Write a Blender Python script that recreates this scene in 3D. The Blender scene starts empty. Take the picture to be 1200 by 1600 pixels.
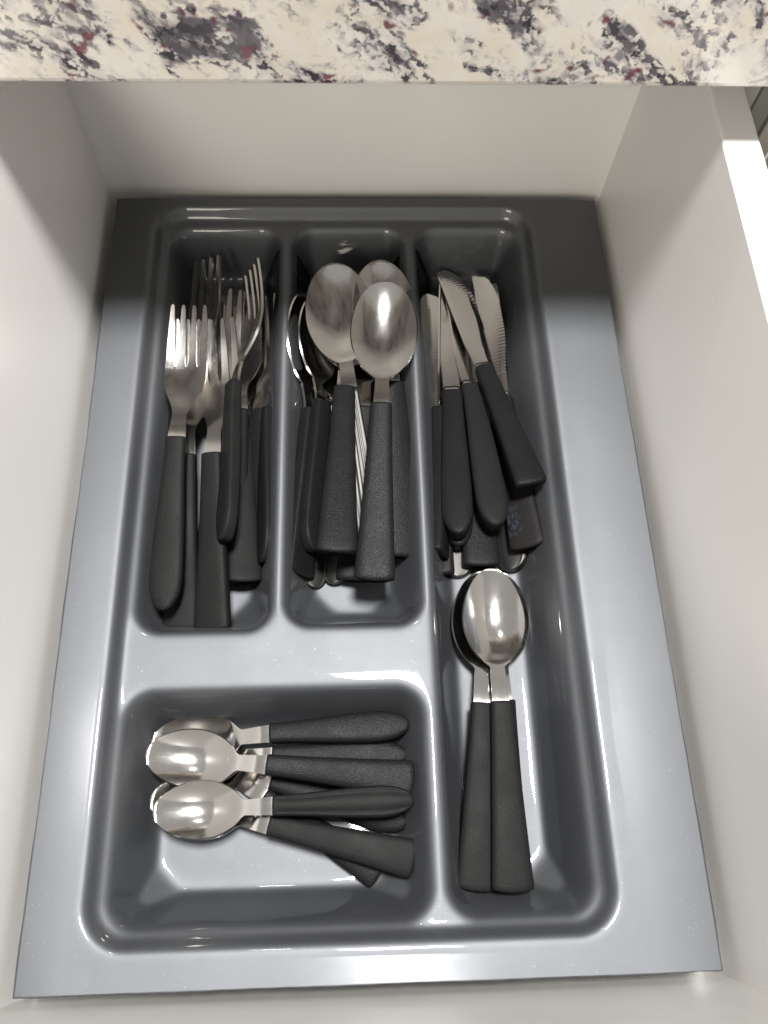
import bpy, bmesh, math, random
import numpy as np
from mathutils import Vector, Matrix

random.seed(7)
sc = bpy.context.scene
COL = sc.collection

# ------------------------------------------------------------------ camera
cam_d = bpy.data.cameras.new('camera')
cam_d.sensor_fit = 'VERTICAL'
cam_d.sensor_height = 36.0
cam_d.lens = 1240.0 / 1600.0 * 36.0
cam_d.clip_start = 0.01
cam_d.clip_end = 50.0
cam_d.dof.use_dof = True
cam_d.dof.focus_distance = 0.475
cam_d.dof.aperture_fstop = 14.0
cam = bpy.data.objects.new('camera', cam_d)
COL.objects.link(cam)
cam.location = (-0.00735, -0.17464, 0.42310)
cam.rotation_euler = (math.radians(22.5992), math.radians(-1.8057), math.radians(-1.6311))
sc.camera = cam

# ------------------------------------------------------------------ light
world = bpy.data.worlds.new('World')
sc.world = world
world.use_nodes = True
bg = world.node_tree.nodes['Background']
bg.inputs['Color'].default_value = (1.0, 0.965, 0.92, 1)
bg.inputs['Strength'].default_value = 0.48


def area_lamp(name, loc, target, size_x, size_y, power, color):
    d = bpy.data.lights.new(name, 'AREA')
    d.shape = 'RECTANGLE'
    d.size = size_x
    d.size_y = size_y
    d.energy = power
    d.color = color
    o = bpy.data.objects.new(name, d)
    COL.objects.link(o)
    o.location = loc
    o.rotation_euler = (Vector(target) - Vector(loc)).to_track_quat('-Z', 'Y').to_euler()
    return o


area_lamp('ceiling_lamp', (0.08, 0.05, 1.60), (0, 0.03, 0), 0.28, 0.24, 90.0, (1.0, 0.985, 0.96))
area_lamp('far_ceiling_lamp', (-0.25, 1.00, 1.60), (0, 0, 0), 0.10, 0.08, 4.0, (1.0, 0.97, 0.92))
area_lamp('room_lamp', (-0.75, -1.90, 1.45), (0, 0.1, 0.05), 0.70, 0.70, 27.0, (1.0, 0.93, 0.82))

sc.view_settings.view_transform = 'Standard'
sc.view_settings.look = 'None'
sc.view_settings.gamma = 1.0
sc.view_settings.exposure = 0.0
sc.view_settings.use_curve_mapping = False
sc.cycles.max_bounces = 10


# ------------------------------------------------------------------ materials
def new_mat(name):
    m = bpy.data.materials.new(name)
    m.use_nodes = True
    nt = m.node_tree
    return m, nt, nt.nodes['Principled BSDF']


def node(nt, kind, **kw):
    n = nt.nodes.new(kind)
    for k, v in kw.items():
        if k in n.inputs:
            n.inputs[k].default_value = v
        else:
            setattr(n, k, v)
    return n


def noise(nt, vec, scale, detail=3.0, rough=0.5, dist=0.0):
    n = node(nt, 'ShaderNodeTexNoise', Scale=scale, Detail=detail, Roughness=rough, Distortion=dist)
    nt.links.new(vec, n.inputs['Vector'])
    return n.outputs['Fac']


def ramp(nt, fac, stops, interp='LINEAR'):
    r = nt.nodes.new('ShaderNodeValToRGB')
    r.color_ramp.interpolation = interp
    e = r.color_ramp.elements
    while len(e) < len(stops):
        e.new(0.5)
    for el, (p, c) in zip(e, stops):
        el.position = p
        el.color = c if len(c) == 4 else (*c, 1)
    nt.links.new(fac, r.inputs['Fac'])
    return r.outputs['Color']


def mix(nt, fac, a, b):
    n = nt.nodes.new('ShaderNodeMix')
    n.data_type = 'RGBA'
    for sock, v in ((n.inputs[0], fac), (n.inputs[6], a), (n.inputs[7], b)):
        if isinstance(v, (int, float)):
            sock.default_value = v
        elif isinstance(v, tuple):
            sock.default_value = v if len(v) == 4 else (*v, 1)
        else:
            nt.links.new(v, sock)
    return n.outputs[2]


def mathn(nt, op, a, b=0.0):
    n = nt.nodes.new('ShaderNodeMath')
    n.operation = op
    for s, v in ((n.inputs[0], a), (n.inputs[1], b)):
        if isinstance(v, (int, float)):
            s.default_value = v
        else:
            nt.links.new(v, s)
    return n.outputs[0]


def mapping(nt, vec, scale=(1, 1, 1), rot=(0, 0, 0), loc=(0, 0, 0)):
    n = nt.nodes.new('ShaderNodeMapping')
    n.inputs['Scale'].default_value = scale
    n.inputs['Rotation'].default_value = rot
    n.inputs['Location'].default_value = loc
    nt.links.new(vec, n.inputs['Vector'])
    return n.outputs['Vector']


def bump(nt, bsdf, height, strength, dist):
    b = nt.nodes.new('ShaderNodeBump')
    b.inputs['Strength'].default_value = strength
    b.inputs['Distance'].default_value = dist
    nt.links.new(height, b.inputs['Height'])
    nt.links.new(b.outputs['Normal'], bsdf.inputs['Normal'])


def coords(nt, kind='Object'):
    return nt.nodes.new('ShaderNodeTexCoord').outputs[kind]


def mat_tray():
    # silver-grey pearl plastic: metal flake under a clear glossy skin
    m, nt, b = new_mat('silver_grey_plastic')
    v = coords(nt)
    n1 = noise(nt, v, 9, 4, 0.55)
    n2 = noise(nt, v, 900, 2, 0.6)
    base = mix(nt, n1, (0.115, 0.120, 0.129), (0.121, 0.126, 0.135))
    speck = ramp(nt, n2, [(0.70, (0, 0, 0)), (0.76, (1, 1, 1))])
    base = mix(nt, mathn(nt, 'MULTIPLY', speck, 0.45), base, (0.42, 0.42, 0.42))
    nt.links.new(base, b.inputs['Base Color'])
    rg = ramp(nt, noise(nt, v, 35, 5, 0.65), [(0.3, (0.62,) * 3), (0.75, (0.65,) * 3)])
    nt.links.new(rg, b.inputs['Roughness'])
    b.inputs['Metallic'].default_value = 1.0
    b.inputs['Specular Tint'].default_value = (0.07, 0.075, 0.085, 1)
    b.inputs['Coat Weight'].default_value = 0.7
    b.inputs['Coat Roughness'].default_value = 0.03
    b.inputs['Coat IOR'].default_value = 1.4
    h = mathn(nt, 'ADD', noise(nt, v, 60, 3, 0.5), mathn(nt, 'MULTIPLY', noise(nt, v, 420, 2, 0.5), 0.10))
    bump(nt, b, h, 0.035, 0.002)
    return m


def mat_laminate():
    m, nt, b = new_mat('white_laminate')
    v = coords(nt)
    base = mix(nt, noise(nt, v, 6, 4, 0.6), (0.72, 0.705, 0.68), (0.76, 0.745, 0.72))
    sm = ramp(nt, noise(nt, mapping(nt, v, (1, 1, 0.5)), 22, 6, 0.7), [(0.62, (0, 0, 0)), (0.80, (1, 1, 1))])
    base = mix(nt, mathn(nt, 'MULTIPLY', sm, 0.12), base, (0.55, 0.51, 0.46))
    scf = ramp(nt, noise(nt, mapping(nt, v, (9, 9, 60), (0.3, 0.2, 0)), 6, 3, 0.6), [(0.70, (0, 0, 0)), (0.74, (1, 1, 1))])
    base = mix(nt, mathn(nt, 'MULTIPLY', scf, 0.16), base, (0.42, 0.39, 0.35))
    nt.links.new(base, b.inputs['Base Color'])
    b.inputs['Roughness'].default_value = 0.36
    bump(nt, b, noise(nt, v, 700, 2, 0.5), 0.05, 0.0006)
    return m


def mat_flat(name, col, rough):
    m, nt, b = new_mat(name)
    v = coords(nt)
    c2 = tuple(x * 0.85 for x in col)
    nt.links.new(mix(nt, noise(nt, v, 30, 4, 0.6), c2, col), b.inputs['Base Color'])
    b.inputs['Roughness'].default_value = rough
    return m


def mat_steel(name, r0, k=1.0):
    m, nt, b = new_mat(name)
    v = coords(nt)
    b.inputs['Metallic'].default_value = 1.0
    base = mix(nt, noise(nt, v, 60, 4, 0.6), (0.52 * k, 0.505 * k, 0.485 * k), (0.62 * k, 0.605 * k, 0.585 * k))
    nt.links.new(base, b.inputs['Base Color'])
    brush = noise(nt, mapping(nt, v, (60, 900, 200)), 1.0, 4, 0.6)
    smear = noise(nt, v, 90, 5, 0.7)
    r = mathn(nt, 'ADD', mathn(nt, 'MULTIPLY', brush, 0.07), mathn(nt, 'MULTIPLY', smear, 0.12))
    nt.links.new(mathn(nt, 'ADD', r, r0), b.inputs['Roughness'])
    scratch = noise(nt, mapping(nt, v, (140, 1500, 300), (0, 0, 0.5)), 1.0, 3, 0.7)
    bump(nt, b, mathn(nt, 'ADD', mathn(nt, 'MULTIPLY', scratch, 0.4), noise(nt, v, 160, 2, 0.5)), 0.06, 0.0006)
    return m


def mat_black(name, base_a, base_b, rough, stipple, worn=None):
    m, nt, b = new_mat(name)
    v = coords(nt)
    inf = nt.nodes.new('ShaderNodeObjectInfo')
    off = nt.nodes.new('ShaderNodeVectorMath')
    off.operation = 'ADD'
    nt.links.new(v, off.inputs[0])
    nt.links.new(inf.outputs['Random'], off.inputs[1])
    v = off.outputs[0]
    base = mix(nt, noise(nt, v, 70, 4, 0.6), base_a, base_b)
    dust = ramp(nt, noise(nt, v, 1500, 2, 0.6), [(0.70, (0, 0, 0)), (0.78, (1, 1, 1))])
    base = mix(nt, mathn(nt, 'MULTIPLY', dust, 0.25), base, (0.05, 0.05, 0.05))
    if worn:
        vw = coords(nt)
        sep = nt.nodes.new('ShaderNodeSeparateXYZ')
        nt.links.new(vw, sep.inputs[0])
        zone = ramp(nt, mathn(nt, 'MULTIPLY', sep.outputs[0], 20.0), [(0.10, (0, 0, 0)), (0.22, (1, 1, 1)), (0.42, (1, 1, 1)), (0.6, (0, 0, 0))])
        blot = ramp(nt, noise(nt, vw, 420, 4, 0.7), [(0.50, (0, 0, 0)), (0.56, (1, 1, 1))])
        side = ramp(nt, mathn(nt, 'ADD', mathn(nt, 'MULTIPLY', sep.outputs[1], 60.0), 0.4), [(0.35, (0, 0, 0)), (0.6, (1, 1, 1))])
        k = mathn(nt, 'MULTIPLY', mathn(nt, 'MULTIPLY', zone, blot), side)
        base = mix(nt, k, base, worn)
    nt.links.new(base, b.inputs['Base Color'])
    rg = ramp(nt, noise(nt, v, 50, 4, 0.6), [(0.3, (rough - 0.06,) * 3), (0.7, (rough + 0.06,) * 3)])
    nt.links.new(rg, b.inputs['Roughness'])
    b.inputs['Specular IOR Level'].default_value = 0.048
    h = mathn(nt, 'ADD', noise(nt, v, 1600, 1, 0.4), mathn(nt, 'MULTIPLY', noise(nt, v, 700, 2, 0.5), 0.1))
    bump(nt, b, h, stipple, 0.0006)
    return m


def mat_granite():
    m, nt, b = new_mat('cream_granite')
    v = coords(nt)
    d = mapping(nt, v, (1, 1, 1), (0, math.radians(-38), 0))
    st = mapping(nt, d, (0.66, 1, 1.2))
    # ragged grain borders
    nz = node(nt, 'ShaderNodeTexNoise', Scale=170.0, Detail=4.0, Roughness=0.65)
    nt.links.new(v, nz.inputs['Vector'])
    k = nt.nodes.new('ShaderNodeVectorMath')
    k.operation = 'SCALE'
    k.inputs[3].default_value = 0.011
    nt.links.new(nz.outputs['Color'], k.inputs[0])
    wv = nt.nodes.new('ShaderNodeVectorMath')
    wv.operation = 'ADD'
    nt.links.new(st, wv.inputs[0])
    nt.links.new(k.outputs[0], wv.inputs[1])

    def cells(scale):
        vo = node(nt, 'ShaderNodeTexVoronoi', Scale=scale)
        nt.links.new(wv.outputs[0], vo.inputs['Vector'])
        sp = nt.nodes.new('ShaderNodeSeparateColor')
        nt.links.new(vo.outputs['Color'], sp.inputs[0])
        return sp.outputs

    mid, small = cells(140.0), cells(330.0)
    base = mix(nt, ramp(nt, noise(nt, v, 45, 4, 0.6, 0.5), [(0.38, (0, 0, 0)), (0.62, (1, 1, 1))]), (0.64, 0.585, 0.50), (0.69, 0.665, 0.625))
    base = mix(nt, mathn(nt, 'MULTIPLY', ramp(nt, mid[1], [(0.55, (0, 0, 0)), (0.95, (1, 1, 1))]), 0.5), base, (0.62, 0.60, 0.60))
    base = mix(nt, mathn(nt, 'MULTIPLY', noise(nt, v, 260, 4, 0.65), 0.4), base, (0.58, 0.52, 0.45))
    clus = noise(nt, mapping(nt, st, loc=(0.3, 0.1, 0.7)), 34, 5, 0.62, 0.6)
    sc1 = mathn(nt, 'ADD', clus, mathn(nt, 'MULTIPLY', mathn(nt, 'SUBTRACT', small[0], 0.5), 0.16))
    grey = ramp(nt, sc1, [(0.475, (0, 0, 0)), (0.58, (1, 1, 1))])
    base = mix(nt, mathn(nt, 'MULTIPLY', grey, 0.8), base, mix(nt, small[1], (0.44, 0.42, 0.44), (0.24, 0.22, 0.24)))
    dark = ramp(nt, sc1, [(0.535, (0, 0, 0)), (0.60, (1, 1, 1))])
    base = mix(nt, dark, base, mix(nt, small[2], (0.030, 0.027, 0.036), (0.12, 0.11, 0.12)))
    # wine-red garnets, mostly beside the dark grains
    rv = mathn(nt, 'ADD', noise(nt, mapping(nt, v, loc=(5, 3, 9)), 95, 2, 0.5), mathn(nt, 'MULTIPLY', mathn(nt, 'SUBTRACT', mid[2], 0.5), 0.06))
    red = mathn(nt, 'MULTIPLY', ramp(nt, rv, [(0.63, (0, 0, 0)), (0.68, (1, 1, 1))]), ramp(nt, clus, [(0.44, (0, 0, 0)), (0.50, (1, 1, 1))]))
    base = mix(nt, mathn(nt, 'MULTIPLY', red, 0.9), base, (0.12, 0.028, 0.042))
    nt.links.new(base, b.inputs['Base Color'])
    b.inputs['Roughness'].default_value = 0.20
    return m


TRAY = mat_tray()
LAM = mat_laminate()
STEEL = mat_steel('stainless_steel', 0.05)
SATIN = mat_steel('satin_steel', 0.03)
DULL = mat_steel('dull_steel', 0.36, 0.10)
BLACK = mat_black('black_plastic', (0.0045, 0.0045, 0.005), (0.008, 0.008, 0.0085), 0.38, 0.32)
BLACK_MATT = mat_black('matt_black_plastic', (0.0055, 0.0055, 0.0056), (0.009, 0.009, 0.009), 0.48, 0.26)
BLACK_WORN = mat_black('worn_black_plastic', (0.007, 0.0065, 0.0065), (0.011, 0.010, 0.010), 0.45, 0.22, worn=(0.016, 0.020, 0.028))
GRANITE = mat_granite()
SAGE = mat_flat('grey_green_edge', (0.20, 0.21, 0.17), 0.6)
TAUPE = mat_flat('taupe_edge', (0.42, 0.38, 0.33), 0.6)
LAM_DARKENED = mat_flat('darkened_laminate', (0.50, 0.49, 0.465), 0.4)  # laminate colour darkened to keep the drawer front shade-like under the lamp
DARK = mat_flat('dark_gap', (0.02, 0.02, 0.02), 0.8)


# ------------------------------------------------------------------ helpers
def link(name, mesh, mat, parent=None):
    o = bpy.data.objects.new(name, mesh)
    COL.objects.link(o)
    if mat and not mesh.materials:
        mesh.materials.append(mat)
    o.parent = parent
    return o


def empty(name, loc=(0, 0, 0)):
    o = bpy.data.objects.new(name, None)
    o.empty_display_size = 0.02
    COL.objects.link(o)
    o.location = loc
    return o


def tag(o, label, cat, group=None):
    o['label'] = label
    o['category'] = cat
    if group:
        o['group'] = group
    return o


def box_mesh(name, lo, hi, bev=0.001, seg=2):
    bm = bmesh.new()
    bmesh.ops.create_cube(bm, size=1.0)
    for v in bm.verts:
        v.co = Vector([lo[i] + (v.co[i] + 0.5) * (hi[i] - lo[i]) for i in range(3)])
    if bev:
        bmesh.ops.bevel(bm, geom=bm.edges[:], offset=bev, segments=seg, profile=0.5, affect='EDGES')
    me = bpy.data.meshes.new(name)
    bm.to_mesh(me)
    bm.free()
    for p in me.polygons:
        p.use_smooth = False
    return me


def grid_mesh(name, P, closed_u=False, cap_start=False, cap_end=False):
    """P[i][j] -> points; rows i joined, columns j optionally wrapped."""
    n, m = len(P), len(P[0])
    verts = [tuple(q) for row in P for q in row]
    faces = []
    mm = m if closed_u else m - 1
    for i in range(n - 1):
        for j in range(mm):
            a, b2 = i * m + j, i * m + (j + 1) % m
            faces.append((a, b2, b2 + m, a + m))
    if cap_start:
        faces.append(tuple(reversed(range(m))))
    if cap_end:
        faces.append(tuple((n - 1) * m + j for j in range(m)))
    me = bpy.data.meshes.new(name)
    me.from_pydata(verts, [], faces)
    bm = bmesh.new()
    bm.from_mesh(me)
    bmesh.ops.remove_doubles(bm, verts=bm.verts, dist=1e-6)
    bmesh.ops.recalc_face_normals(bm, faces=bm.faces)
    bm.to_mesh(me)
    bm.free()
    for p in me.polygons:
        p.use_smooth = True
    return me


def sstep(t):
    t = min(1.0, max(0.0, t))
    return t * t * (3 - 2 * t)


# ------------------------------------------------------------------ drawer
XL, XR, YB, YF = -0.1728, 0.1733, 0.2481, -0.2408
ZT, ZB = 0.1445, -0.0475
TH = 0.0185
drawer = tag(empty('drawer', (0, 0, ZB - 0.012)), 'open white laminate drawer holding the grey cutlery tray', 'drawer')


def dpart(name, lo, hi, bev=0.0012, mat=LAM):
    o = link(name, box_mesh(name, lo, hi, bev), mat, drawer)
    o.matrix_parent_inverse = Matrix.Translation((0, 0, -(ZB - 0.012)))
    return o


dpart('bottom_panel', (XL + 0.0005, YF + 0.0005, ZB - 0.012), (XR - 0.0005, YB - 0.0005, ZB), 0.0)
dpart('side_panel', (XL - TH, YF - 0.003, ZB - 0.02), (XL, YB + 0.02, ZT))
dpart('side_panel', (XR, YF - 0.003, ZB - 0.02), (XR + TH, YB + 0.02, ZT))
dpart('back_panel', (XL - 0.003, YB, ZB - 0.019), (XR + 0.003, YB + 0.0185, ZT - 0.004), 0.0)
dpart('front_panel', (XL - TH - 0.02, YF - 0.019, ZB - 0.04), (XR + TH + 0.012, YF, ZT + 0.02), 0.0012, LAM_DARKENED)

# ------------------------------------------------------------------ countertop
CH, CY = 0.1757, 0.1278
ctop = link('granite_countertop', box_mesh('granite_countertop', (-0.75, CY, CH), (0.75, CY + 0.60, CH + 0.048), 0.0035, 3), GRANITE)
tag(ctop, 'cream granite countertop edge with dark and wine-red flecks above the drawer', 'countertop')

# cabinet under the counter
cab = tag(empty('cabinet', (0.22, 0.19, -0.30)), 'pale cabinet side seen past the right edge of the drawer', 'cabinet')


def cpart(name, lo, hi, mat, bev=0.0008):
    o = link(name, box_mesh(name, lo, hi, bev), mat, cab)
    o.matrix_parent_inverse = Matrix.Translation((-0.22, -0.19, 0.30))
    return o


cpart('side_panel', (0.2153, 0.1935, -0.30), (0.2250, 0.70, CH - 0.0015), LAM)
cpart('edge_strip', (0.2150, 0.1900, -0.30), (0.2253, 0.1932, CH - 0.002), SAGE, 0.0003)
cpart('gap_shade', (0.2254, 0.1980, -0.30), (0.2276, 0.2100, CH - 0.002), DARK, 0)  # dark box added where the open gap holds only shade
cpart('neighbour_panel', (0.2278, 0.1900, -0.30), (0.2380, 0.70, CH - 0.0015), TAUPE)
cpart('neighbour_front', (0.2384, 0.1720, -0.30), (0.70, 0.1895, CH - 0.012), LAM)

# ------------------------------------------------------------------ cutlery tray
W, L = 0.330, 0.4717
POCKETS = [(-0.1280, -0.0540, -0.0640, 0.2165), (-0.0455, 0.0305, -0.0620, 0.2165),
           (0.0385, 0.1100, -0.2100, 0.2165), (-0.1285, 0.0285, -0.2105, -0.0985)]
RECESS = (-0.1375, 0.1185, -0.2185, 0.2285)
STEP, DEEP = 0.0085, 0.0375


def sd_rrect(X, Y, r, x0, x1, y0, y1):
    cx, cy, hx, hy = (x0 + x1) / 2, (y0 + y1) / 2, (x1 - x0) / 2 - r, (y1 - y0) / 2 - r
    qx, qy = np.abs(X - cx) - hx, np.abs(Y - cy) - hy
    return np.hypot(np.maximum(qx, 0), np.maximum(qy, 0)) + np.minimum(np.maximum(qx, qy), 0) - r


def softclamp(t, k):
    sp = lambda z: np.logaddexp(0, z)
    return (sp(k * t) - sp(k * (t - 1))) / k


def softmin(a, b2, k):
    return -np.logaddexp(-k * a, -k * b2) / k


def tray_height(X, Y):
    s0 = softclamp(-sd_rrect(X, Y, 0.021, *RECESS) / 0.0042, 4.5)
    Z = -STEP * s0
    deep = np.zeros_like(X)
    for (x0, x1, y0, y1) in POCKETS:
        s = softclamp(-sd_rrect(X, Y, 0.0145, x0, x1, y0, y1) / 0.0125, 8.0)
        for cx, sx in ((x0, 1), (x1, -1)):
            q = (sx * (X - cx) + (Y - y0)) / math.sqrt(2)
            f = 1 - (0.0295 - q) / 0.040
            s = np.where(s > 0.02, softmin(s, np.maximum(f, 0.0) + 0.0, 26.0), s)
        deep = np.maximum(deep, np.clip(s, 0, 1))
    Z = Z - DEEP * deep
    # a flimsy moulding: the wide rims sag a little and the sheet is never quite flat
    Z -= 0.0016 * np.clip((X - 0.135) / 0.03, 0, 1) ** 2 + 0.0010 * np.clip((-0.145 - X) / 0.02, 0, 1) ** 2
    Z += 0.00025 * np.sin(19 * Y + 0.6) * np.cos(11 * X) + 0.00012 * np.sin(55 * Y + 30 * X)
    return Z


def build_tray():
    nx, ny = 420, 600
    xs = np.linspace(-W / 2, W / 2, nx)
    ys = np.linspace(-L / 2, L / 2, ny)
    X, Y = np.meshgrid(xs, ys)
    Z = tray_height(X, Y)
    # hand-trimmed outer edge
    Y = Y.copy()
    X[:, 0] += 0.0003 * np.sin(ys * 37) + 0.00012 * np.sin(ys * 150)
    X[:, -1] += 0.0003 * np.sin(ys * 31 + 1) + 0.00012 * np.sin(ys * 170)
    Y[0, :] += 0.0002 * np.sin(xs * 90) + 0.00012 * np.sin(xs * 420)
    V = np.stack([X, Y, Z], -1).reshape(-1, 3)
    idx = np.arange(nx * ny).reshape(ny, nx)
    F = np.stack([idx[:-1, :-1], idx[:-1, 1:], idx[1:, 1:], idx[1:, :-1]], -1).reshape(-1, 4)
    ring = np.concatenate([idx[0, :], idx[1:, -1], idx[-1, -2::-1], idx[-2:0:-1, 0]])
    low = V[ring].copy()
    low[:, 2] -= 0.0014
    base = len(V)
    V = np.concatenate([V, low])
    n = len(ring)
    k = np.arange(n)
    F2 = np.stack([ring[k], base + k, base + (k + 1) % n, ring[(k + 1) % n]], -1)
    F = np.concatenate([F, F2])
    me = bpy.data.meshes.new('cutlery_tray')
    me.vertices.add(len(V))
    me.vertices.foreach_set('co', V.ravel())
    me.loops.add(F.size)
    me.loops.foreach_set('vertex_index', F.ravel())
    me.polygons.add(len(F))
    me.polygons.foreach_set('loop_start', np.arange(0, F.size, 4))
    me.polygons.foreach_set('loop_total', np.full(len(F), 4))
    sm = np.ones(len(F), bool)
    sm[-n:] = False
    me.polygons.foreach_set('use_smooth', sm)
    me.update()
    me.validate()
    o = link('cutlery_tray', me, TRAY)
    tag(o, 'glossy grey moulded plastic cutlery tray with four compartments', 'tray')
    return o


build_tray()


# ------------------------------------------------------------------ cutlery shapes
# local frame: x from the end of the handle to the tip, z up, the x axis joins both ends
def handle_mesh(kind, Lh, w_end, w_neck, zc, th=0.0039):
    """Loft along x. flare = straight flared grip with a blunt end, round = teardrop end, ridged = round with grooves."""
    us = [0.0, 0.0004, 0.0010, 0.0018, 0.003] + [0.003 + (Lh - 0.0045) * i / 22 for i in range(1, 23)] + [Lh - 0.0006, Lh]
    n = 40
    rows = []
    for i, u in enumerate(us):
        f = u / Lh
        if kind in ('round', 'ridged'):
            rn = 0.021
            w = w_neck + (w_end - w_neck) * sstep(1 - (u - rn) / (Lh - rn)) if u > rn else w_end
            if u < rn:
                w = w_end * math.sqrt(max(0.0, 1 - ((rn - u) / rn) ** 2.3)) * 0.985 + 0.0003
            bulge = 0
            t = th * (0.92 + 0.1 * math.sin(f * math.pi))
        else:
            w = w_neck + (w_end - w_neck) * max(0.0, 1 - f) ** 1.25
            bulge = 0.0016 * max(0, 1 - u / 0.02)
            t = th * (0.95 + 0.12 * f)
        if u < 0.003:
            e = math.sqrt(max(0, 1 - ((0.003 - u) / 0.003) ** 2)) * 0.32 + 0.68
            t *= e
            if kind == 'flare':
                w *= 0.93 + 0.07 * (e - 0.68) / 0.32
        if i >= len(us) - 1:
            t *= 0.86
            w *= 0.93
        row = []
        for j in range(n):
            a = 2 * math.pi * j / n
            ca, sa = math.cos(a), math.sin(a)
            ex = 2.0 / 5.2
            y = w * math.copysign(abs(ca) ** ex, ca)
            z = t * math.copysign(abs(sa) ** ex, sa)
            yy = abs(y) / max(w, 1e-6)
            if z > 0:
                z += 0.0007 * (1 - yy * yy)
                if kind == 'ridged' and 0.05 < f < 0.97 and yy < 0.9:
                    z += 0.00045 * math.cos(yy * 15.0)
            row.append((u + bulge * yy ** 2 - bulge, y, z + zc(u)))
        rows.append(row)
    return grid_mesh('handle', rows, True, True, True)


def steel_handle_mesh(Lh, w_end, w_neck, zc, th=0.0012):
    us = [0.009 * (1 - math.cos(math.pi / 2 * i / 10)) for i in range(11)] + [0.009 + (Lh - 0.009) * i / 28 for i in range(1, 29)]
    n = 25
    top, bot = [], []
    for u in us:
        f = u / Lh
        w = w_neck + (w_end - w_neck) * max(0.0, 1 - f) ** 1.4
        if u < 0.009:
            w *= math.sqrt(max(0.0, 1 - ((0.009 - u) / 0.009) ** 2))
        tr, br = [], []
        for j in range(n):
            t = -1 + 2 * j / (n - 1)
            z = zc(u) + 0.0008 * (1 - t * t) + 0.00016 * math.cos(t * 19) * (1 if abs(t) < 0.95 else 0) * sstep((u - 0.02) / 0.02)
            edge = max(0.0, abs(t) - 0.72) / 0.28
            z += 0.0005 * math.sin(edge * math.pi)
            tr.append((u, t * w, z + th * (1 - 0.5 * abs(t) ** 8)))
            br.append((u, t * w, z - th * (1 - 0.5 * abs(t) ** 8)))
        top.append(tr)
        bot.append(br)
    rows = [a + b2[::-1] for a, b2 in zip(top, bot)]
    return grid_mesh('handle', rows, True, False, True)


def sheet_mesh(name, P, thick):
    """open grid -> a sheet of the given thickness (grows downwards)"""
    me = grid_mesh(name, P)
    bm = bmesh.new()
    bm.from_mesh(me)
    up = sum((f.normal.z for f in bm.faces))
    if up < 0:
        bmesh.ops.reverse_faces(bm, faces=bm.faces)
    bm.normal_update()
    bmesh.ops.solidify(bm, geom=bm.faces[:], thickness=thick)
    bmesh.ops.recalc_face_normals(bm, faces=bm.faces)
    for e in bm.edges:
        if len(e.link_faces) == 2 and e.calc_face_angle(0) > math.radians(42):
            e.smooth = False
    bm.to_mesh(me)
    bm.free()
    return me


def spoon_shapes(Lt, Lh, bowl_len, w_max, deep, hk, w_end, w_neck, tip_sharp=2.0):
    ub = Lt - bowl_len
    rise = 0.0034

    def zc(u):
        if u < Lh:
            return rise * (u / Lh) ** 1.3
        if u < ub + 0.006:
            t = (u - Lh) / (ub + 0.006 - Lh)
            return rise * (1 - sstep(t)) - 0.0012 * sstep(t)
        t = (u - ub - 0.006) / (bowl_len - 0.006)
        return -0.0012 + 0.0012 * t

    wn = 0.0041

    def half(u):
        s = (u - ub) / bowl_len
        c = 0.47
        if s >= c:
            e = w_max * max(0.0, 1 - ((s - c) / (1 - c)) ** tip_sharp) ** 0.5
            return e
        q = max(0.0, 1 - ((c - s) / (c + 0.03)) ** 2.0)
        e = w_max * q ** 0.62
        t = (u - Lh) / (ub - Lh)
        nk = wn + (0.0049 - wn) * min(1.0, max(0.0, 1 - t)) ** 1.2
        k = 0.0022
        m = max(e, nk)
        d = abs(e - nk)
        return m + (max(0, k - d) ** 2 / (4 * k) if d < k else 0)

    def dip(u):
        w = half(u)
        d = deep * max(0.0, (w * w - 0.0046 ** 2) / w_max ** 2)
        return d * sstep((u - ub + 0.004) / 0.012)

    def P(us, n=28):
        rows = []
        for u in us:
            w = half(u)
            d = dip(u)
            row = []
            for j in range(n + 1):
                t = math.sin(math.pi / 2 * (-1 + 2 * j / n))
                row.append((u, t * w, zc(u) - d * (1 - t * t)))
            rows.append(row)
        return rows

    un = ub - 0.001
    neck_us = [Lh - 0.006 + (un - Lh + 0.006) * i / 14 for i in range(15)]
    bowl_us = [un + (Lt - un) * (math.sin(math.pi / 2 * i / 46) if i > 0 else 0) for i in range(47)]
    bowl_us = [un + (Lt - un) * (1 - (1 - i / 46) ** 1.7) for i in range(47)]
    hm = steel_handle_mesh(Lh, w_end, 0.0050, lambda u: zc(u) - 0.0009) if hk == 'steel' else handle_mesh(hk, Lh, w_end, w_neck, zc)
    return {'handle': hm, 'neck': sheet_mesh('neck', P(neck_us, 12), 0.0018), 'bowl': sheet_mesh('bowl', P(bowl_us), 0.0012)}


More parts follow.
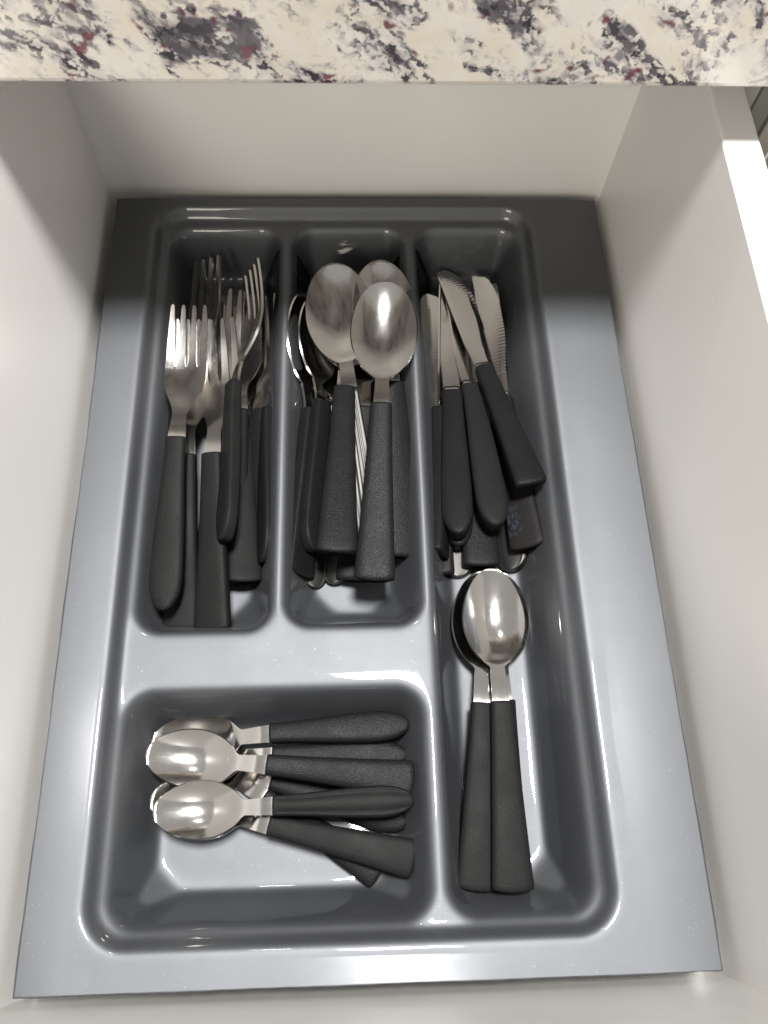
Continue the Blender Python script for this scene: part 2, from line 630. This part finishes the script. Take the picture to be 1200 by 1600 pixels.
def fork_shapes(Lt, Lh, hk, w_end, w_neck):
    uh, ut = Lh + 0.015, Lt - 0.041           # shoulder start, slot roots
    w_max = 0.0128
    rise = 0.0045

    def zc(u):
        if u < Lh:
            return rise * (u / Lh) ** 1.3
        if u < ut:
            t = (u - Lh) / (ut - Lh)
            return rise - (rise + 0.0040) * sstep(t)
        t = (u - ut) / (Lt - ut)
        return -0.0040 + 0.0058 * t ** 1.5

    def half(u):
        t = (u - uh) / (ut - 0.008 - uh)
        w = 0.0043 + (w_max - 0.0043) * sstep(t)
        if u < uh:
            w = 0.0043 + 0.0010 * (1 - sstep((u - Lh) / (uh - Lh)))
        if u > ut:
            w = w_max - 0.0009 * ((u - ut) / (Lt - ut)) ** 1.6
        return w

    def dish(u, y):
        t = min(1.0, abs(y) / w_max)
        k = sstep((u - uh) / 0.02) * (1 - 0.6 * sstep((u - ut) / 0.03))
        return -0.0016 * k * (1 - t * t)

    def P(us, n):
        return [[(u, (-1 + 2 * j / n) * half(u), zc(u) + dish(u, (-1 + 2 * j / n) * half(u))) for j in range(n + 1)] for u in us]

    neck_us = [Lh - 0.006 + (uh - Lh + 0.006) * i / 12 for i in range(13)]
    head_us = [uh + (ut + 0.0012 - uh) * i / 20 for i in range(21)]
    hm = handle_mesh(hk, Lh, w_end, w_neck, zc)
    out = {'handle': hm, 'neck': sheet_mesh('neck', P(neck_us, 8), 0.0018), 'head': sheet_mesh('head', P(head_us, 16), 0.0016), 'tine': []}
    tw, pitch = 0.0023, (w_max * 2 - 0.0046) / 3
    for i in range(4):
        yc0 = -w_max + 0.0023 + i * pitch
        rows = []
        for k in range(17):
            t = k / 16
            u = ut - 0.0006 + (Lt - ut + 0.0006) * (1 - (1 - t) ** 1.5)
            yc = yc0 * (1 - 0.05 * t)
            h = tw * (1 - 0.60 * t ** 1.2)
            if t > 0.86:
                h *= math.sqrt(max(0.0, 1 - ((t - 0.86) / 0.145) ** 2))
            if t < 0.12:
                h += 0.0010 * (1 - t / 0.12) ** 2
            row = []
            for j in range(7):
                y = yc + h * (-1 + 2 * j / 6)
                y = max(-half(u), min(half(u), y))
                row.append((u, y, zc(u) + dish(u, y) + 0.00003))
            rows.append(row)
        out['tine'].append(sheet_mesh('tine', rows, 0.0017))
    return out


def knife_shapes(Lt, Lh, hk, w_end, w_neck):
    zc = lambda u: 0.0
    ub = Lh + 0.004
    bl = Lt - ub
    n = 190

    def edges(u):
        s = (u - ub) / bl
        top = 0.0058 + 0.0012 * sstep(s * 4) - 0.0008 * s          # spine
        low = -0.0052 - 0.0052 * sstep((s - 0.02) / 0.5)            # cutting edge
        if s > 0.62:
            q = (s - 0.62) / 0.38
            low = low + (top - 0.0010 - low) * (1 - math.sqrt(max(0.0, 1 - q ** 2.6)))
        return top, low

    rt, rb = [], []
    for i in range(n + 1):
        u = ub + bl * (1 - (1 - i / n) ** 1.15)
        s = (u - ub) / bl
        a, c = edges(u)
        if 0.16 < s < 0.90:
            c += 0.0008 * abs(math.sin(math.pi * (u - ub) / 0.0025)) * (1 if a - c > 0.004 else 0)
        th = 0.0009 * (1 - 0.45 * s)
        tr, br = [], []
        for t, q in ((0, 0.7), (0.05, 1), (0.35, 1), (0.68, 0.95), (0.86, 0.55), (1, 0.12)):
            y = a + (c - a) * t
            tr.append((u, y, th * q))
            br.append((u, y, -th * q))
        rt.append(tr)
        rb.append(br)
    blade = grid_mesh('blade', [x + y[::-1] for x, y in zip(rt, rb)], True, True, True)
    bm = bmesh.new()
    bm.from_mesh(blade)
    for e in bm.edges:
        if len(e.link_faces) == 2 and e.calc_face_angle(0) > math.radians(14):
            e.smooth = False
    bm.to_mesh(blade)
    bm.free()
    us = [Lh - 0.006, Lh, Lh + 0.002, Lh + 0.0045]
    rows = []
    for u in us:
        w, t = 0.0050, 0.0014
        rows.append([(u, w * math.copysign(abs(math.cos(a)) ** 0.4, math.cos(a)), t * math.copysign(abs(math.sin(a)) ** 0.4, math.sin(a)))
                     for a in [2 * math.pi * j / 16 for j in range(16)]])
    neck = grid_mesh('neck', rows, True, True, True)
    hm = steel_handle_mesh(Lh, w_end, w_neck, zc, 0.0022) if hk == 'steel' else handle_mesh(hk, Lh, w_end, w_neck, zc, 0.0046)
    return {'handle': hm, 'neck': neck, 'blade': blade}


KIND = {'fork': ('fork', 0.195), 'spoon': ('table_spoon', 0.195), 'knife': ('knife', 0.207), 'dessert': ('dessert_spoon', 0.175), 'tea': ('teaspoon', 0.147)}
GROUP = {'fork': 'forks heaped in the left compartment', 'spoon': 'table spoons heaped in the middle compartment',
         'knife': 'knives heaped in the right compartment', 'dessert': 'dessert spoons stacked below the knives', 'tea': 'teaspoons in the front compartment'}
CAT = {'fork': 'fork', 'spoon': 'spoon', 'knife': 'knife', 'dessert': 'spoon', 'tea': 'teaspoon'}
CACHE = {}


def shapes(kind, hk):
    key = (kind, hk)
    if key in CACHE:
        return CACHE[key]
    Lt = KIND[kind][1]
    rd = hk in ('round', 'ridged')
    if kind == 'fork':
        s = fork_shapes(Lt, 0.103, hk, 0.0092 if rd else 0.0105, 0.0060)
    elif kind == 'spoon':
        s = spoon_shapes(Lt, 0.1065, 0.0680, 0.0205, 0.0088, hk, {'round': 0.0095, 'flare': 0.0118, 'steel': 0.0090}[hk], 0.0066)
    elif kind == 'dessert':
        s = spoon_shapes(Lt, 0.095, 0.0580, 0.0180, 0.0080, hk, 0.0112, 0.0064, 1.75)
    elif kind == 'tea':
        s = spoon_shapes(Lt, 0.0795, 0.0500, 0.0152, 0.0068, hk, 0.0085 if rd else 0.0102, 0.0055, 1.8)
    else:
        s = knife_shapes(Lt, 0.104, hk, {'round': 0.0095, 'flare': 0.0112, 'steel': 0.0100}[hk], 0.0066)
    CACHE[key] = s
    return s


def place(kind, hk, end, tip, roll, label, mat=None, part_label=None):
    name, Lt = KIND[kind]
    e, t = Vector(end) / 1000, Vector(tip) / 1000
    u = (t - e)
    s = u.length / Lt
    u.normalize()
    n0 = Vector((0, 0, 1))
    y = n0.cross(u).normalized()
    n = u.cross(y).normalized()
    M = Matrix((u, y, n)).transposed().to_4x4() @ Matrix.Rotation(math.radians(roll), 4, 'X')
    o = empty(name)
    o.matrix_world = Matrix.Translation(e) @ M @ Matrix.Scale(s, 4)
    tag(o, label, CAT[kind], GROUP[kind])
    sh = shapes(kind, hk)
    hmat = DULL if hk == 'steel' else (mat or BLACK)
    h = bpy.data.objects.new('handle', sh['handle'])
    COL.objects.link(h)
    h.parent = o
    if not sh['handle'].materials:
        sh['handle'].materials.append(hmat)
    h.material_slots[0].link = 'OBJECT'
    h.material_slots[0].material = hmat
    if part_label:
        h['label'] = part_label
    for key in ('neck', 'bowl', 'head', 'blade'):
        if key in sh:
            p = link(key, sh[key], SATIN if kind in ('dessert', 'tea') else STEEL, o)
            if key == 'head':
                for tm in sh['tine']:
                    link('tine', tm, STEEL, p)
    return o


# code, kind, grip, handle end (mm), tip (mm), roll (degrees)
PLACED = [
    ('F1', 'fork', 'round', (-114.0, -51.6, -14.0), (-108.4, 141.7, 6.0), 0),
    ('F2', 'fork', 'flare', (-88.0, -60.2, -24.0), (-92.1, 138.2, -4.0), -12),
    ('F2b', 'fork', 'flare', (-108.4, -56.5, -34.0), (-107.7, 139.7, -6.0), 0),
    ('F3', 'fork', 'round', (-80.3, -12.9, -6.0), (-72.2, 182.3, -6.0), -58),
    ('F4', 'fork', 'flare', (-71.8, -29.6, -30.0), (-84.2, 162.7, -34.0), 12),
    ('F5', 'fork', 'round', (-59.0, -20.6, -24.0), (-55.2, 175.0, -27.0), -66),
    ('F6', 'fork', 'flare', (-127.5, 4.1, -38.0), (-103.2, 195.5, -14.0), -30),
    ('F7', 'fork', 'round', (-94.9, -34.5, -41.0), (-87.9, 166.3, -28.0), 8),
    ('F8', 'fork', 'round', (-76.4, -28.9, -41.0), (-73.6, 173.7, -38.0), 0),
    ('F9', 'fork', 'flare', (-69.5, -15.7, -38.0), (-60.4, 172.2, -22.0), -18),
    ('F10', 'fork', 'flare', (-89.0, -25.8, -37.0), (-89.1, 164.9, -22.0), -4),
    ('F11', 'fork', 'flare', (-80.4, -18.9, -34.0), (-77.6, 171.8, -18.0), 10),
    ('S1', 'spoon', 'flare', (4.7, -37.5, -6.0), (16.3, 156.4, 12.0), 0),
    ('S2', 'spoon', 'steel', (5.7, -22.8, -21.0), (-18.7, 181.1, -1.0), -8),
    ('S3', 'spoon', 'flare', (-16.6, -20.6, -6.0), (-7.0, 179.8, -17.0), 4),
    ('S4', 'spoon', 'round', (-31.7, -14.6, -22.0), (-26.1, 171.9, -26.0), 52),
    ('S5', 'spoon', 'flare', (-39.2, -26.9, -28.0), (-33.3, 170.5, -20.0), 56),
    ('S6', 'spoon', 'flare', (24.4, -16.6, -26.0), (14.6, 185.4, -3.0), 10),
    ('S7', 'spoon', 'flare', (-5.7, -27.7, -36.0), (5.5, 173.7, -14.0), 0),
    ('S8', 'spoon', 'steel', (-19.0, -29.0, -40.0), (-9.9, 170.4, -34.0), -22),
    ('S9', 'spoon', 'steel', (-31.4, -31.2, -40.0), (-20.7, 169.3, -36.0), 26),
    ('K4', 'knife', 'flare', (99.4, 19.2, -4.0), (59.9, 198.0, -30.0), 0),
    ('K3', 'knife', 'round', (78.2, -4.0, -15.0), (65.4, 204.0, -36.0), 0),
    ('K2', 'knife', 'round', (55.5, -8.2, -17.0), (63.0, 200.3, -37.0), -6),
    ('K1', 'knife', 'flare', (44.4, -16.9, -26.0), (58.8, 188.7, -38.0), 72),
    ('K1b', 'knife', 'flare', (43.5, -25.1, -38.0), (52.5, 182.2, -34.0), -15),
    ('K5', 'knife', 'flare', (99.1, -12.5, -26.0), (85.3, 194.0, -28.0), -28),
    ('K6', 'knife', 'flare', (70.8, -21.2, -34.0), (74.3, 197.0, -40.0), 0),
    ('K7', 'knife', 'round', (56.9, -10.8, -30.0), (64.4, 198.6, -42.0), 0),
    ('K8', 'knife', 'steel', (56.5, -25.7, -42.0), (67.0, 193.7, -43.0), 0),
    ('K9', 'knife', 'steel', (90.6, -22.8, -40.0), (98.9, 196.9, -40.0), -30),
    ('D1', 'dessert', 'flare', (72.0, -199.3, -24.0), (75.1, -25.6, -26.0), 0),
    ('D2', 'dessert', 'flare', (54.6, -198.5, -31.0), (72.0, -25.5, -31.0), 0),
    ('D3', 'dessert', 'flare', (74.1, -194.6, -41.0), (81.6, -23.4, -39.0), 0),
    ('Ta', 'tea', 'round', (22.9, -115.0, -29.0), (-119.8, -121.3, -33.0), 4),
    ('Tb', 'tea', 'round', (21.6, -130.6, -37.0), (-116.9, -128.3, -38.0), 0),
    ('Tc', 'tea', 'flare', (22.1, -144.7, -20.0), (-119.4, -127.5, -22.0), 0),
    ('Td', 'tea', 'flare', (4.1, -189.4, -41.0), (-110.0, -117.5, -38.0), 0),
    ('Te', 'tea', 'ridged', (22.9, -155.0, -18.0), (-112.8, -156.9, -20.0), 0),
    ('Tf', 'tea', 'flare', (21.8, -183.5, -30.0), (-117.3, -149.0, -32.0), 0),
    ('Tg', 'tea', 'round', (20.0, -166.4, -40.0), (-116.3, -120.7, -39.0), 0),
]
LABEL = {
    'F1': 'front-left fork on top of the heap with matt rounded black handle',
    'F2': 'fork beside the front-left fork, flared black handle reaching the compartment front',
    'F2b': 'fork lying directly under the front-left fork, blunt handle end just showing',
    'F3': 'fork turned on its edge, rounded handle leaning over the middle of the fork heap',
    'F4': 'fork with flared textured handle between the edge-turned fork and the right divider',
    'F5': 'rightmost fork, on edge against the divider with a rounded handle',
    'F6': 'dark fork at the back left whose tines lean to the right',
    'F7': 'fork buried in the middle of the fork heap, only its tines showing',
    'F8': 'lowest fork with rounded handle end peeping out beneath the flared right handles',
    'F9': 'fork leaning right with its dark tines against the right divider',
    'F10': 'fork with upright tines just right of the front-left fork head, mostly buried',
    'F11': 'fork buried right of centre with tines just left of the edge-turned fork',
    'S1': 'topmost table spoon with round bowl and flared black handle in the middle compartment',
    'S2': 'large table spoon with ridged all-steel handle under the topmost spoon',
    'S3': 'table spoon with wide flared black handle left of the ridged steel handle',
    'S4': 'tilted table spoon with rounded black handle, second from the left divider',
    'S5': 'leftmost table spoon tilted on edge against the left divider',
    'S6': 'rightmost table spoon, flared handle beside the right divider, bowl farthest back',
    'S7': 'table spoon whose blunt handle end shows under the topmost spoon handle',
    'S8': 'steel table spoon at the bottom with its handle end near the compartment middle',
    'S9': 'steel table spoon at the bottom left with its bright handle end showing',
    'K4': 'topmost knife slanting left, flared black handle resting on the right ledge',
    'K3': 'knife with smooth rounded black handle just left of the topmost knife',
    'K2': 'knife with stippled rounded black handle and flat bright blade',
    'K1': 'knife standing on its edge at the left of the knife heap',
    'K1b': 'leftmost knife with flat blade against the divider',
    'K5': 'serrated knife at the right with a worn bluish patch on its flared handle',
    'K6': 'knife under the rounded handles with a blunt handle end above the dessert spoons',
    'K7': 'knife hidden under the stippled handle, rounded end just below it',
    'K8': 'steel knife at the bottom with decorated handle end',
    'K9': 'steel knife at the bottom right beneath the worn knife',
    'D1': 'topmost dessert spoon with bright bowl and flared black handle',
    'D2': 'left dessert spoon lying under the topmost one, handle alongside it',
    'D3': 'lowest dessert spoon peeping out on the right of the topmost one',
    'Ta': 'farthest-back teaspoon with rounded black handle slanting up to the right',
    'Tb': 'teaspoon with stippled rounded handle, second from the back',
    'Tc': 'upper top teaspoon with bright bowl and flared black handle, third from the back',
    'Td': 'teaspoon lying diagonally at the bottom, flared handle pointing to the front',
    'Te': 'lower top teaspoon with grooved rounded black handle',
    'Tf': 'front teaspoon with flared black handle slanting towards the front right',
    'Tg': 'teaspoon under the grooved one with rounded handle end showing',
}
MATT = {'F1', 'F2', 'F2b', 'F3', 'F4', 'K3', 'D1', 'D2', 'D3', 'Tf', 'Te'}
for code, kind, hk, e, t, roll in PLACED:
    mat = BLACK_WORN if code == 'K5' else (BLACK_MATT if code in MATT else BLACK)
    place(kind, hk, e, t, roll, LABEL[code], mat, 'black handle with worn bluish patch' if code == 'K5' else None)
